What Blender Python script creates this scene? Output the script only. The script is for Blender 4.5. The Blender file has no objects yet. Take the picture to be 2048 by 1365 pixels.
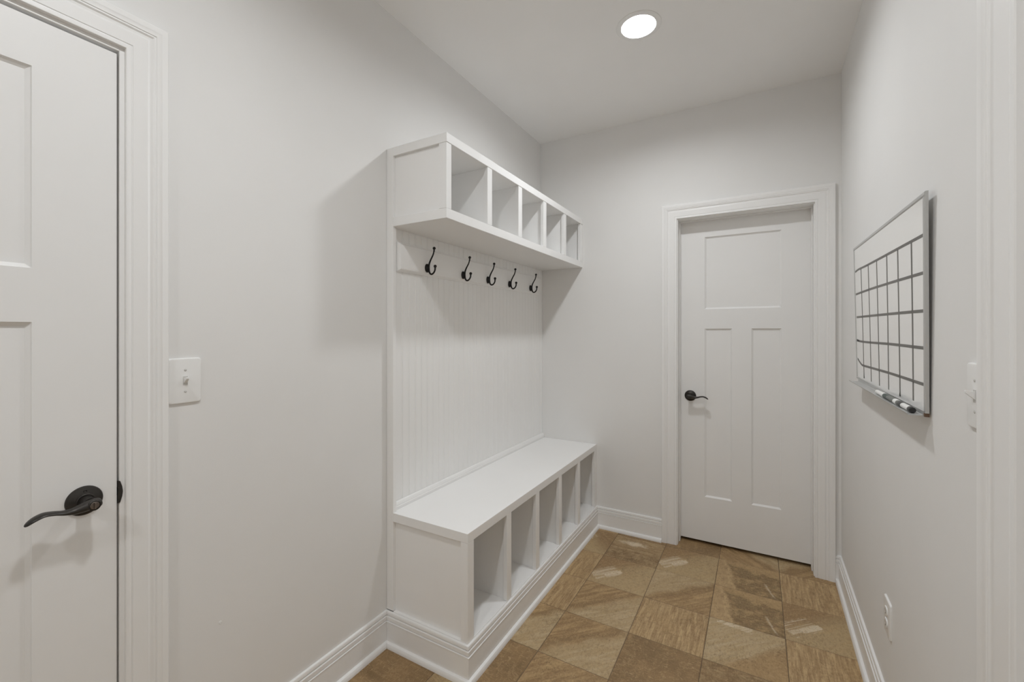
import bpy, bmesh, math, random
from mathutils import Vector, Matrix

# ------------------------------------------------------------------ camera, world, exposure
SC = bpy.context.scene
COL = SC.collection
PI = math.pi
CAM = Vector((1.393, -2.9225, 1.3479))
cam_data = bpy.data.cameras.new('camera')
cam = bpy.data.objects.new('camera', cam_data)
COL.objects.link(cam)
cam.location = CAM
cam.rotation_euler = (PI / 2, 0, 0.52462)
cam_data.sensor_width = 36.0
cam_data.lens = 868.381 / 2048 * 36
cam_data.shift_x = (1024 - 1011.911) / 2048
cam_data.shift_y = (664.369 - 682.5) / 2048
cam_data.clip_start = 0.02
SC.camera = cam

world = bpy.data.worlds.new('world')
SC.world = world
world.use_nodes = True
world.node_tree.nodes['Background'].inputs[0].default_value = (0, 0, 0, 1)
world.node_tree.nodes['Background'].inputs[1].default_value = 0.0

SC.view_settings.view_transform = 'Standard'
SC.view_settings.look = 'None'
SC.view_settings.gamma = 1.0
SC.view_settings.use_curve_mapping = False
SC.view_settings.exposure = 0.0
SC.cycles.use_denoising = True
SC.cycles.max_bounces = 24
SC.cycles.diffuse_bounces = 20
SC.cycles.glossy_bounces = 6

LAMP_STRENGTH = 292.0
LAMP_DEPTH = 0.017          # how far the lit lens sits up inside its ring
LAMP_COLOUR = (0.972, 1.0, 1.022)

# ------------------------------------------------------------------ room numbers (metres)
H = 2.743                 # ceiling
RW0, RWS = 1.785, 0.013   # right wall: x = RW0 - RWS * u, u = distance from the back wall
YR = -4.90                # rear wall
WT = 0.12                 # wall thickness
L = 1.55                  # length of the hall tree
DU, DB = 0.326, 0.4285    # depth of cubby shelf, of bench
ST = 0.0384               # end stile depth
BX = 0.0157               # face of the bead board
ZT, ZB, ZS = 2.142, 1.802, 0.569
HB = 0.1435               # baseboard height


def rw(u, off, z):
    return Vector((RW0 - RWS * u - off, -u, z))


# ------------------------------------------------------------------ materials
def new_mat(name):
    m = bpy.data.materials.new(name)
    m.use_nodes = True
    nt = m.node_tree
    return m, nt, nt.nodes['Principled BSDF']


def paint(name, col, rough=0.5, bump=0.0, scale=400.0, var=0.02, spec=0.5, metallic=0.0):
    m, nt, b = new_mat(name)
    n = nt.nodes.new('ShaderNodeTexNoise')
    n.inputs['Scale'].default_value = 3.0
    n.inputs['Detail'].default_value = 4.0
    tc = nt.nodes.new('ShaderNodeTexCoord')
    nt.links.new(tc.outputs['Object'], n.inputs['Vector'])
    r = nt.nodes.new('ShaderNodeValToRGB')
    r.color_ramp.elements[0].position = 0.3
    r.color_ramp.elements[1].position = 0.7
    r.color_ramp.elements[0].color = tuple(c * (1 - var) for c in col) + (1,)
    r.color_ramp.elements[1].color = tuple(min(1, c * (1 + var)) for c in col) + (1,)
    nt.links.new(n.outputs['Fac'], r.inputs['Fac'])
    nt.links.new(r.outputs['Color'], b.inputs['Base Color'])
    b.inputs['Roughness'].default_value = rough
    b.inputs['Specular IOR Level'].default_value = spec
    b.inputs['Metallic'].default_value = metallic
    if bump > 0:
        n2 = nt.nodes.new('ShaderNodeTexNoise')
        n2.inputs['Scale'].default_value = scale
        n2.inputs['Detail'].default_value = 3.0
        nt.links.new(tc.outputs['Object'], n2.inputs['Vector'])
        bp = nt.nodes.new('ShaderNodeBump')
        bp.inputs['Strength'].default_value = bump
        bp.inputs['Distance'].default_value = 0.001
        nt.links.new(n2.outputs['Fac'], bp.inputs['Height'])
        nt.links.new(bp.outputs['Normal'], b.inputs['Normal'])
    return m


M_WALL = paint('wall_paint', (0.762, 0.757, 0.747), 0.6, 0.12, 500, 0.012, 0.3)
M_CEIL = paint('ceiling_paint', (0.840, 0.836, 0.828), 0.85, 0.10, 350, 0.012, 0.2)
M_TRIM = paint('trim_paint', (0.815, 0.811, 0.803), 0.38, 0.0, 250, 0.01, 0.4)
M_DOOR = paint('door_paint', (0.790, 0.786, 0.778), 0.40, 0.0, 300, 0.012, 0.4)
M_UNIT = paint('cabinet_paint', (0.835, 0.832, 0.825), 0.36, 0.0, 250, 0.01, 0.4)
M_BLACK = paint('aged_bronze', (0.042, 0.038, 0.034), 0.36, 0.15, 600, 0.25, 0.5, 0.6)
M_IRON = paint('black_iron', (0.010, 0.009, 0.009), 0.38, 0.1, 500, 0.2, 0.4, 0.2)
M_PLATE = paint('plate_plastic', (0.80, 0.798, 0.788), 0.28, 0.0, 100, 0.006, 0.5)
M_SCREW = paint('screw_paint', (0.55, 0.54, 0.52), 0.35, 0.0, 100, 0.02, 0.5)
M_SLOT = paint('dark_slot', (0.03, 0.03, 0.03), 0.6)
M_ALU = paint('brushed_aluminium', (0.50, 0.50, 0.49), 0.36, 0.08, 700, 0.03, 0.5, 0.35)
M_BOARD = paint('dry_erase_surface', (0.85, 0.848, 0.838), 0.16, 0.0, 100, 0.008, 0.5)
M_TAPE = paint('grey_tape', (0.145, 0.140, 0.130), 0.5, 0.0, 100, 0.10)
M_INK = paint('black_ink', (0.012, 0.012, 0.012), 0.5)
M_RUST = paint('rusty_cap', (0.16, 0.09, 0.05), 0.6, 0.1, 300, 0.3)
M_MKWHITE = paint('marker_white', (0.84, 0.84, 0.82), 0.3)
M_MKBLACK = paint('marker_black', (0.015, 0.015, 0.015), 0.3)
M_MKLABEL = paint('marker_label', (0.13, 0.14, 0.13), 0.4, 0.0, 100, 0.35)
M_MKGREEN = paint('marker_green', (0.03, 0.055, 0.045), 0.4)
M_BRASS = paint('button_metal', (0.16, 0.13, 0.11), 0.3, 0.0, 100, 0.05, 0.5, 0.8)
M_GROUT = paint('grout', (0.150, 0.105, 0.065), 0.85, 0.2, 300, 0.15)


def emission(name, col, strength):
    m = bpy.data.materials.new(name)
    m.use_nodes = True
    nt = m.node_tree
    nt.nodes.clear()
    e = nt.nodes.new('ShaderNodeEmission')
    e.inputs[0].default_value = col + (1,)
    e.inputs[1].default_value = strength
    o = nt.nodes.new('ShaderNodeOutputMaterial')
    nt.links.new(e.outputs[0], o.inputs[0])
    return m


M_LENS = emission('lit_lens', LAMP_COLOUR, LAMP_STRENGTH)


class NG:
    """tiny helper to write shader maths"""
    def __init__(s, nt):
        s.nt = nt

    def _in(s, sock, v):
        if hasattr(v, 'is_output'):
            s.nt.links.new(v, sock)
        else:
            sock.default_value = v

    def m(s, op, a, b=0.0, c=0.0, clamp=False):
        n = s.nt.nodes.new('ShaderNodeMath')
        n.operation = op
        n.use_clamp = clamp
        s._in(n.inputs[0], a)
        s._in(n.inputs[1], b)
        s._in(n.inputs[2], c)
        return n.outputs[0]

    def add(s, a, b): return s.m('ADD', a, b)
    def sub(s, a, b): return s.m('SUBTRACT', a, b)
    def mul(s, a, b): return s.m('MULTIPLY', a, b)

    def step(s, x, lo, hi):
        n = s.nt.nodes.new('ShaderNodeMapRange')
        n.interpolation_type = 'SMOOTHSTEP'
        s._in(n.inputs[0], x)
        n.inputs[1].default_value = lo
        n.inputs[2].default_value = hi
        return n.outputs[0]

    def band(s, x, lo, hi, soft):
        return s.mul(s.step(x, lo - soft, lo + soft), s.sub(1.0, s.step(x, hi - soft, hi + soft)))

    def vec(s, x, y, z):
        n = s.nt.nodes.new('ShaderNodeCombineXYZ')
        for k, v in enumerate((x, y, z)):
            s._in(n.inputs[k], v)
        return n.outputs[0]

    def noise(s, v, scale, detail=4.0, rough=0.55, dist=0.0):
        n = s.nt.nodes.new('ShaderNodeTexNoise')
        s.nt.links.new(v, n.inputs['Vector'])
        n.inputs['Scale'].default_value = scale
        n.inputs['Detail'].default_value = detail
        n.inputs['Roughness'].default_value = rough
        n.inputs['Distortion'].default_value = dist
        return n.outputs['Fac']

    def mix(s, f, a, b):
        n = s.nt.nodes.new('ShaderNodeMix')
        n.data_type = 'RGBA'
        s._in(n.inputs['Factor'], f)
        for key, v in ((6, a), (7, b)):
            if hasattr(v, 'is_output'):
                s.nt.links.new(v, n.inputs[key])
            else:
                n.inputs[key].default_value = tuple(v) + (1,)
        return n.outputs[2]


def slate_material():
    m, nt, b = new_mat('slate_look_tile')
    g = NG(nt)
    uv = nt.nodes.new('ShaderNodeUVMap')
    uv.uv_map = 'UVMap'
    sp = nt.nodes.new('ShaderNodeSeparateXYZ')
    nt.links.new(uv.outputs[0], sp.inputs[0])
    u, v = sp.outputs[0], sp.outputs[1]

    def attr(n):
        a = nt.nodes.new('ShaderNodeAttribute')
        a.attribute_name = n
        return a.outputs['Fac']
    seed, kind = attr('seed'), attr('kind')
    sd = g.mul(seed, 11.0)
    K = 1.26
    tan = (0.355 * K, 0.240 * K, 0.118 * K)
    ltan = (0.440 * K, 0.315 * K, 0.170 * K)
    brown = (0.225 * K, 0.140 * K, 0.066 * K)
    khaki = (0.345 * K, 0.255 * K, 0.140 * K)
    grey = (0.400 * K, 0.315 * K, 0.200 * K)
    olive = (0.205 * K, 0.145 * K, 0.070 * K)
    dark = (0.150 * K, 0.092 * K, 0.042 * K)
    cream = (0.640 * K, 0.560 * K, 0.430 * K)
    p = g.vec(u, v, sd)
    d = g.add(u, v)            # runs up the diagonal
    e = g.sub(v, u)            # across the diagonal
    n1 = g.noise(p, 3.0, 6.0, 0.6, 0.4)
    n2 = g.noise(p, 9.0, 6.0, 0.62)
    nf = g.noise(p, 55.0, 3.0, 0.7)
    st_v = g.noise(g.vec(g.mul(u, 34.0), g.mul(v, 2.6), sd), 1.0, 8.0, 0.68, 0.45)
    st_u = g.noise(g.vec(g.mul(u, 2.0), g.mul(v, 16.0), sd), 1.0, 6.0, 0.65, 0.5)
    st_d = g.noise(g.vec(g.mul(e, 13.0), g.mul(d, 1.3), sd), 1.0, 6.0, 0.62, 0.5)
    wob = g.mul(g.sub(n1, 0.5), 0.5)
    n3 = g.noise(p, 24.0, 8.0, 0.72, 0.6)
    wob2 = g.add(g.mul(g.sub(n2, 0.5), 0.25), g.mul(g.sub(n3, 0.5), 0.16))
    # 0 fine streaks along the tile
    t0 = g.mix(g.step(st_v, 0.36, 0.66), brown, ltan)
    t0 = g.mix(g.mul(g.step(n1, 0.35, 0.75), 0.55), t0, tan)
    t0 = g.mix(g.mul(g.step(g.noise(g.vec(g.mul(u, 14.0), g.mul(v, 3.0), sd), 1.0, 2.0), 0.68, 0.74), 0.6), t0, dark)
    # 1 cream diagonal bars
    base1 = g.mix(g.step(g.add(e, wob), -0.15, 0.55), khaki, brown)
    base1 = g.mix(g.mul(g.step(st_d, 0.45, 0.7), 0.45), base1, tan)
    bars = g.step(g.noise(g.vec(g.mul(e, 26.0), g.mul(d, 0.7), sd), 1.0, 4.0), 0.42, 0.58)
    bars = g.mul(bars, g.mul(g.band(g.add(e, wob2), -0.02, 0.40, 0.03), g.band(g.add(d, g.mul(wob2, 0.5)), 0.25, 0.98, 0.03)))
    bar2 = g.mul(g.band(g.add(e, g.mul(wob2, 0.25)), 0.02, 0.15, 0.014), g.band(g.add(d, g.mul(wob2, 0.5)), 0.52, 1.02, 0.02))
    t1 = g.mix(g.mul(g.m('MAXIMUM', g.mul(bars, 0.66), g.mul(bar2, 0.82), 0.0), g.step(n3, 0.25, 0.60)), base1, cream)
    # 2 leaf shaped dark bed with a tan edge
    edge = g.add(g.sub(u, g.mul(g.sub(0.9, v), 0.22)), g.add(g.mul(wob, 0.45), g.mul(wob2, 0.5)))
    inside = g.step(edge, 0.12, 0.17)
    lf = g.mix(g.step(st_u, 0.38, 0.66), dark, olive)
    lf = g.mix(g.mul(g.step(n2, 0.46, 0.66), 0.75), lf, tan)
    lf = g.mix(g.mul(g.step(g.noise(p, 5.0, 5.0, 0.6, 1.0), 0.55, 0.62), 0.5), lf, brown)
    up = g.step(g.add(g.sub(v, g.mul(g.sub(1.0, u), 0.20)), g.add(g.mul(wob, 0.8), wob2)), 0.66, 0.74)
    lf = g.mix(g.mul(up, 0.8), lf, tan)
    line = g.mul(g.band(g.add(g.add(u, g.mul(v, 0.35)), g.mul(wob2, 0.2)), 0.895, 0.925, 0.012), g.band(v, 0.05, 0.42, 0.05))
    lf = g.mix(g.mul(line, 0.45), lf, cream)
    t2 = g.mix(inside, g.mix(n2, brown, ltan), lf)
    t2 = g.mix(g.mul(g.band(edge, 0.09, 0.125, 0.01), 0.5), t2, ltan)
    # 3 brown bed sliding into a grey corner
    t3 = g.mix(g.step(st_d, 0.38, 0.66), brown, tan)
    gm = g.step(g.add(e, g.add(wob, g.mul(g.sub(st_d, 0.5), 0.5))), 0.12, -0.16)
    gm = g.mul(gm, 0.85)
    t3 = g.mix(gm, t3, g.mix(g.step(st_d, 0.35, 0.7), khaki, grey))
    t3 = g.mix(g.mul(g.band(g.add(e, g.mul(wob, 0.8)), 0.02, 0.16, 0.08), 0.45), t3, dark)
    # 4 cream cloud over brown
    rr = g.m('SQRT', g.add(g.m('POWER', g.mul(g.sub(u, 0.40), 1.25), 2.0), g.m('POWER', g.mul(g.sub(v, 0.74), 2.6), 2.0)))
    t4 = g.mix(g.step(st_u, 0.35, 0.68), brown, khaki)
    t4 = g.mix(g.mul(g.step(v, 0.66, 0.30), g.step(n2, 0.3, 0.7)), t4, dark)
    cl = g.step(g.add(rr, g.mul(g.sub(n2, 0.5), 0.6)), 0.40, 0.10)
    t4 = g.mix(g.mul(cl, 0.72), t4, cream)
    # 5 cream sliver, grey field and small rings
    t5 = g.mix(g.step(st_d, 0.35, 0.7), khaki, grey)
    t5 = g.mix(g.step(g.add(e, g.mul(wob, 0.6)), -0.12, -0.34), t5, g.mix(n2, brown, tan))
    vo = nt.nodes.new('ShaderNodeTexVoronoi')
    nt.links.new(g.vec(u, v, 0.0), vo.inputs['Vector'])
    vo.inputs['Scale'].default_value = 15.0
    ring = g.mul(g.band(vo.outputs['Distance'], 0.22, 0.33, 0.05), g.band(g.add(e, wob2), -0.42, -0.20, 0.03))
    t5 = g.mix(g.mul(ring, 0.6), t5, dark)
    sl = g.mul(g.band(g.add(v, g.mul(u, 0.12)), 0.93, 1.2, 0.012), g.band(g.add(u, g.mul(wob2, 0.3)), 0.10, 0.58, 0.02))
    t5 = g.mix(g.mul(g.mul(sl, 0.65), g.step(st_d, 0.32, 0.58)), t5, cream)
    # 6 dark bed with thin pale veins
    t6 = g.mix(g.step(n1, 0.35, 0.7), dark, brown)
    t6 = g.mix(g.mul(g.step(st_u, 0.5, 0.75), 0.5), t6, tan)
    vein = g.band(g.noise(p, 2.6, 5.0, 0.6, 0.8), 0.488, 0.512, 0.008)
    t6 = g.mix(g.mul(vein, 0.22), t6, ltan)
    t6 = g.mix(g.mul(g.step(n3, 0.45, 0.7), 0.4), t6, tan)
    out = t0
    for k, t in enumerate((t1, t2, t3, t4, t5, t6), start=1):
        out = g.mix(g.m('COMPARE', kind, float(k), 0.4), out, t)
    aniso = g.noise(g.vec(g.mul(u, 60.0), g.mul(v, 14.0), sd), 1.0, 6.0, 0.7, 0.8)
    out = g.mix(0.06, out, khaki)
    out = g.mix(g.mul(g.step(n3, 0.52, 0.66), 0.50), out, dark)
    out = g.mix(g.mul(g.step(n3, 0.47, 0.34), 0.45), out, ltan)
    out = g.mix(g.mul(g.step(aniso, 0.53, 0.68), 0.48), out, dark)
    out = g.mix(g.mul(g.step(aniso, 0.46, 0.33), 0.40), out, ltan)
    crack = g.band(g.noise(g.vec(g.mul(u, 1.6), v, sd), 5.5, 7.0, 0.62, 1.2), 0.492, 0.508, 0.006)
    crack = g.mul(crack, g.step(g.noise(p, 2.1, 2.0), 0.46, 0.62))
    out = g.mix(g.mul(crack, 0.55), out, (0.075, 0.048, 0.024))
    out = g.mix(g.mul(g.step(nf, 0.45, 0.75), 0.22), out, dark)
    out = g.mix(g.mul(g.step(nf, 0.42, 0.25), 0.16), out, ltan)
    nt.links.new(out, b.inputs['Base Color'])
    b.inputs['Specular IOR Level'].default_value = 0.35
    nt.links.new(g.add(0.42, g.mul(n2, 0.25)), b.inputs['Roughness'])
    bp = nt.nodes.new('ShaderNodeBump')
    bp.inputs['Strength'].default_value = 0.35
    bp.inputs['Distance'].default_value = 0.002
    nt.links.new(g.add(g.mul(n2, 0.8), g.mul(nf, 0.3)), bp.inputs['Height'])
    nt.links.new(bp.outputs['Normal'], b.inputs['Normal'])
    return m


M_TILE = slate_material()


# ------------------------------------------------------------------ mesh helpers
def obj(name, bm, mat, parent=None, smooth=False, sharp=35):
    bmesh.ops.recalc_face_normals(bm, faces=bm.faces)
    me = bpy.data.meshes.new(name)
    bm.to_mesh(me)
    bm.free()
    for mm in (mat if isinstance(mat, (list, tuple)) else [mat]):
        me.materials.append(mm)
    if smooth:
        for p in me.polygons:
            p.use_smooth = True
        me.set_sharp_from_angle(angle=math.radians(sharp))
    o = bpy.data.objects.new(name, me)
    COL.objects.link(o)
    if parent is not None:
        o.parent = parent
        o.matrix_parent_inverse = parent.matrix_world.inverted()
    return o


def tag(o, label=None, cat=None, group=None, kind=None):
    if label: o['label'] = label
    if cat: o['category'] = cat
    if group: o['group'] = group
    if kind: o['kind'] = kind
    return o


def empty(name, loc, label, cat, group=None, kind=None):
    o = bpy.data.objects.new(name, None)
    o.empty_display_size = 0.05
    COL.objects.link(o)
    o.location = loc
    o.matrix_world = Matrix.Translation(loc)
    return tag(o, label, cat, group, kind)


def box(bm, x0, x1, y0, y1, z0, z1, bev=0.0, seg=1, f=None):
    t = bmesh.new()
    vs = [t.verts.new((x, y, z)) for x in (x0, x1) for y in (y0, y1) for z in (z0, z1)]
    for q in ((0, 1, 3, 2), (4, 6, 7, 5), (0, 4, 5, 1), (2, 3, 7, 6), (0, 2, 6, 4), (1, 5, 7, 3)):
        t.faces.new([vs[i] for i in q])
    if bev > 0:
        bmesh.ops.bevel(t, geom=t.edges[:], offset=bev, segments=seg, affect='EDGES', profile=0.5)
    add(bm, t, f)


def prism(bm, poly, z0, z1, bev=0.0, seg=1, f=None):
    t = bmesh.new()
    a = [t.verts.new((x, y, z0)) for x, y in poly]
    b = [t.verts.new((x, y, z1)) for x, y in poly]
    n = len(poly)
    t.faces.new(a[::-1])
    t.faces.new(b)
    for i in range(n):
        t.faces.new((a[i], a[(i + 1) % n], b[(i + 1) % n], b[i]))
    if bev > 0:
        bmesh.ops.recalc_face_normals(t, faces=t.faces)
        bmesh.ops.bevel(t, geom=[q for q in t.edges if q.is_convex], offset=bev, segments=seg, affect='EDGES', profile=0.5)
    if n > 4:
        bmesh.ops.triangulate(t, faces=[q for q in t.faces if len(q.verts) > 4])
    add(bm, t, f)


def add(bm, t, f=None):
    """copy temporary bmesh t into bm, through the mapping f(Vector) -> Vector"""
    t.verts.index_update()
    vs = [bm.verts.new(f(v.co) if f else v.co) for v in t.verts]
    for fc in t.faces:
        try:
            bm.faces.new([vs[v.index] for v in fc.verts])
        except ValueError:
            pass
    t.free()


def lathe(bm, prof, n=32, f=None):
    """prof = [(r, h)], turned about the z axis"""
    t = bmesh.new()
    rings = []
    for r, h in prof:
        if r < 1e-6:
            rings.append([t.verts.new((0, 0, h))])
        else:
            rings.append([t.verts.new((r * math.cos(2 * PI * k / n), r * math.sin(2 * PI * k / n), h)) for k in range(n)])
    for A, B in zip(rings, rings[1:]):
        for k in range(n):
            k2 = (k + 1) % n
            if len(A) == 1 and len(B) == 1:
                continue
            if len(A) == 1:
                t.faces.new((A[0], B[k], B[k2]))
            elif len(B) == 1:
                t.faces.new((A[k], B[0], A[k2]))
            else:
                t.faces.new((A[k], B[k], B[k2], A[k2]))
    add(bm, t, f)


def catmull(pts, n=6):
    out = []
    for i in range(len(pts) - 1):
        p0, p1, p2, p3 = pts[max(i - 1, 0)], pts[i], pts[i + 1], pts[min(i + 2, len(pts) - 1)]
        for k in range(n):
            t = k / n
            out.append(tuple(0.5 * (2 * b + (c - a) * t + (2 * a - 5 * b + 4 * c - d) * t * t + (3 * b - a - 3 * c + d) * t ** 3)
                             for a, b, c, d in zip(p0, p1, p2, p3)))
    out.append(tuple(pts[-1]))
    return out


def tube(bm, pts, side, n=12, f=None, smooth=6):
    """pts = [(x, y, z, ra, rb)]: ra along `side`, rb across it; a tapering elliptical tube"""
    pts = catmull(pts, smooth)
    side = Vector(side)
    t = bmesh.new()
    rings = []
    P = [Vector(q[:3]) for q in pts]
    for i, q in enumerate(pts):
        d = (P[min(i + 1, len(P) - 1)] - P[max(i - 1, 0)]).normalized()
        w = (side - d * side.dot(d)).normalized()
        h = d.cross(w)
        rings.append([t.verts.new(P[i] + w * (q[3] * math.cos(2 * PI * k / n)) + h * (q[4] * math.sin(2 * PI * k / n))) for k in range(n)])
    for A, B in zip(rings, rings[1:]):
        for k in range(n):
            t.faces.new((A[k], A[(k + 1) % n], B[(k + 1) % n], B[k]))
    t.faces.new(rings[0][::-1])
    t.faces.new(rings[-1])
    add(bm, t, f)


def ball(bm, c, r, n=14, f=None, sx=1, sy=1, sz=1):
    t = bmesh.new()
    bmesh.ops.create_uvsphere(t, u_segments=n, v_segments=n // 2 + 2, radius=r)
    for v in t.verts:
        v.co = Vector((c[0] + v.co.x * sx, c[1] + v.co.y * sy, c[2] + v.co.z * sz))
    add(bm, t, f)


def sweep(bm, path, prof, f, side=1, first=0, last=None, caps=True, close=True):
    """sweep prof [(offset, height)] along a 2D path with mitred corners"""
    n = len(path)
    last = n - 1 if last is None else last
    nrm = []
    for a, b in zip(path, path[1:]):
        d = Vector((b[0] - a[0], b[1] - a[1])).normalized()
        nrm.append(Vector((-d.y, d.x)) * side)
    mit = []
    for i in range(n):
        if i == 0: mit.append(nrm[0])
        elif i == n - 1: mit.append(nrm[-1])
        else: mit.append((nrm[i - 1] + nrm[i]) / (1 + nrm[i - 1].dot(nrm[i])))
    secs = []
    for i in range(first, last + 1):
        secs.append([bm.verts.new(f(path[i][0] + mit[i].x * o, path[i][1] + mit[i].y * o, h)) for o, h in prof])
    m = len(prof)
    for A, B in zip(secs, secs[1:]):
        for k in range(m if close else m - 1):
            bm.faces.new((A[k], A[(k + 1) % m], B[(k + 1) % m], B[k]))
    if caps and close:
        bm.faces.new(secs[0])
        bm.faces.new(secs[-1][::-1])


# baseboard with shoe: (offset from the wall, height)
BASE = [(0.0, 0.0), (0.0285, 0.0), (0.0283, 0.006), (0.0268, 0.013), (0.0235, 0.0185), (0.0185, 0.0215), (0.0140, 0.022),
        (0.0138, 0.1005), (0.0152, 0.1015), (0.0152, 0.1035), (0.0085, 0.1046), (0.0085, 0.1066), (0.0122, 0.1082), (0.0122, 0.1225), (0.0110, 0.1240),
        (0.0050, 0.1250), (0.0050, 0.1272), (0.0095, 0.1288), (0.0095, 0.1385), (0.0078, 0.1420), (0.0045, 0.1435), (0.0, 0.1435)]
# casing: (distance from the opening, height off the wall)
CASING = [(0.0, 0.0), (0.0, 0.0085), (0.0015, 0.0105), (0.0060, 0.0112), (0.0105, 0.0105), (0.0120, 0.0085), (0.0138, 0.0085),
          (0.0150, 0.0102), (0.0440, 0.0128), (0.0455, 0.0118), (0.0500, 0.0108), (0.0550, 0.0120), (0.0585, 0.0150), (0.0600, 0.0152),
          (0.0610, 0.0138), (0.0625, 0.0138), (0.0640, 0.0158), (0.0740, 0.0165), (0.0755, 0.0172), (0.0880, 0.0172), (0.0900, 0.0155), (0.0900, 0.0)]


def f_left(a, z, h):      # left wall, a = y
    return Vector((h, a, z))


def f_back(a, z, h):      # back wall, a = x
    return Vector((a, -h, z))


def f_right(a, z, h):     # right wall, a = distance u from the back wall
    return rw(a, h, z)


# ------------------------------------------------------------------ floor
GX, GY, PX, PY = 0.5904, -0.0503, 0.3032, 0.3042
# tile kind and quarter turns for the tiles the photograph shows (column, row)
TILES = {(-1, 0): (1, 3), (0, 0): (4, 0), (1, 0): (1, 0), (2, 0): (2, 0), (3, 0): (0, 0),
         (-1, 1): (0, 0), (0, 1): (1, 0), (1, 1): (3, 2), (2, 1): (2, 0), (3, 1): (1, 0),
         (-1, 2): (0, 0), (0, 2): (3, 0), (1, 2): (0, 0), (2, 2): (5, 0), (3, 2): (0, 0),
         (-1, 3): (3, 0), (0, 3): (3, 0), (1, 3): (6, 1), (2, 3): (4, 2), (3, 3): (0, 0),
         (-1, 4): (6, 1), (0, 4): (3, 0), (1, 4): (6, 0), (2, 4): (0, 1), (-2, 4): (6, 0), (-2, 5): (6, 0), (-1, 5): (1, 1),
         (0, -1): (6, 0), (1, -1): (6, 1), (2, -1): (3, 1), (3, -1): (3, 2)}
SEEDS = {(0, 1): 0.31, (1, 0): 0.31, (3, 1): 0.47, (2, 0): 0.62, (2, 1): 0.62}


def build_floor():
    rnd = random.Random(5)
    bm = bmesh.new()
    uvl = bm.loops.layers.uv.new('UVMap')
    g = 0.0011
    x_lo, x_hi, y_lo, y_hi = -WT, RW0 + WT, YR - WT, 0.32
    meta = []

    def clipx(x): return min(max(x, x_lo), x_hi)
    def clipy(y): return min(max(y, y_lo), y_hi)
    i0, i1 = math.floor((x_lo - GX) / PX), math.floor((x_hi - GX) / PX)
    for i in range(i0, i1 + 1):
        for j in range(-2, 18):
            X0, X1 = GX + i * PX, GX + (i + 1) * PX
            Y1 = GY - j * PY
            Y0 = Y1 - PY
            x0, x1, y0, y1 = clipx(X0 + g), clipx(X1 - g), clipy(Y0 + g), clipy(Y1 - g)
            if x1 - x0 < 0.004 or y1 - y0 < 0.004:
                continue
            kind, rot = TILES.get((i, j), (rnd.choice((0, 0, 1, 2, 3, 3, 5, 6)), rnd.randrange(4)))
            seed = SEEDS.get((i, j), rnd.random())

            def uvf(x, y):
                u, v = (x - X0) / PX, (y - Y0) / PY
                for _ in range(rot):
                    u, v = v, 1 - u
                return (u, v)
            e = 0.0016
            top = [(x0 + e, y0 + e, 0), (x1 - e, y0 + e, 0), (x1 - e, y1 - e, 0), (x0 + e, y1 - e, 0)]
            low = [(x0, y0, -0.0016), (x1, y0, -0.0016), (x1, y1, -0.0016), (x0, y1, -0.0016)]
            T = [bm.verts.new(q) for q in top]
            B = [bm.verts.new(q) for q in low]
            fs = [bm.faces.new(T)] + [bm.faces.new((B[k], B[(k + 1) % 4], T[(k + 1) % 4], T[k])) for k in range(4)]
            for fc in fs:
                for lp in fc.loops:
                    lp[uvl].uv = uvf(lp.vert.co.x, lp.vert.co.y)
                meta.append((float(kind), seed))
    q = [bm.verts.new(c) for c in ((x_lo, y_lo, -0.0014), (x_hi, y_lo, -0.0014), (x_hi, y_hi, -0.0014), (x_lo, y_hi, -0.0014))]
    fc = bm.faces.new(q)
    fc.material_index = 1
    q2 = [bm.verts.new(c) for c in ((x_lo, y_lo, -0.06), (x_hi, y_lo, -0.06), (x_hi, y_hi, -0.06), (x_lo, y_hi, -0.06))]
    bm.faces.new(q2[::-1]).material_index = 1
    for k in range(4):
        bm.faces.new((q2[k], q2[(k + 1) % 4], q[(k + 1) % 4], q[k])).material_index = 1
    meta += [(0.0, 0.0)] * 6
    me = bpy.data.meshes.new('floor')
    bm.to_mesh(me)
    bm.free()
    a1 = me.attributes.new('kind', 'FLOAT', 'FACE')
    a2 = me.attributes.new('seed', 'FLOAT', 'FACE')
    for k, (kk, ss) in enumerate(meta):
        a1.data[k].value = kk
        a2.data[k].value = ss
    me.materials.append(M_TILE)
    me.materials.append(M_GROUT)
    o = bpy.data.objects.new('floor', me)
    COL.objects.link(o)
    tag(o, 'brown slate look square floor tiles with thin dark grout', 'floor', kind='structure')


build_floor()

# ------------------------------------------------------------------ openings
DL_A0, DL_A1 = -3.181, -2.463          # clear opening in the left wall (y), jamb to jamb
DB_A0, DB_A1 = 0.958, 1.663            # back wall (x)
DR_A0, DR_A1 = 1.918, 2.735            # right wall (u)
ZJ = 2.0565                            # underside of the head jambs
JT = 0.018                             # jamb thickness


def wall_with_hole(name, f, a_lo, a_hi, h0, h1, label, th=WT):
    bm = bmesh.new()
    zt = ZJ + JT
    for (p0, p1, z0, z1) in ((a_lo, h0, 0, H), (h1, a_hi, 0, H), (h0, h1, zt, H)):
        t = bmesh.new()
        box(t, p0, p1, z0, z1, -th, 0.0)
        add(bm, t, lambda c: f(c.x, c.y, c.z))
    o = obj(name, bm, M_WALL)
    tag(o, label, 'wall', kind='structure')


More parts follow.
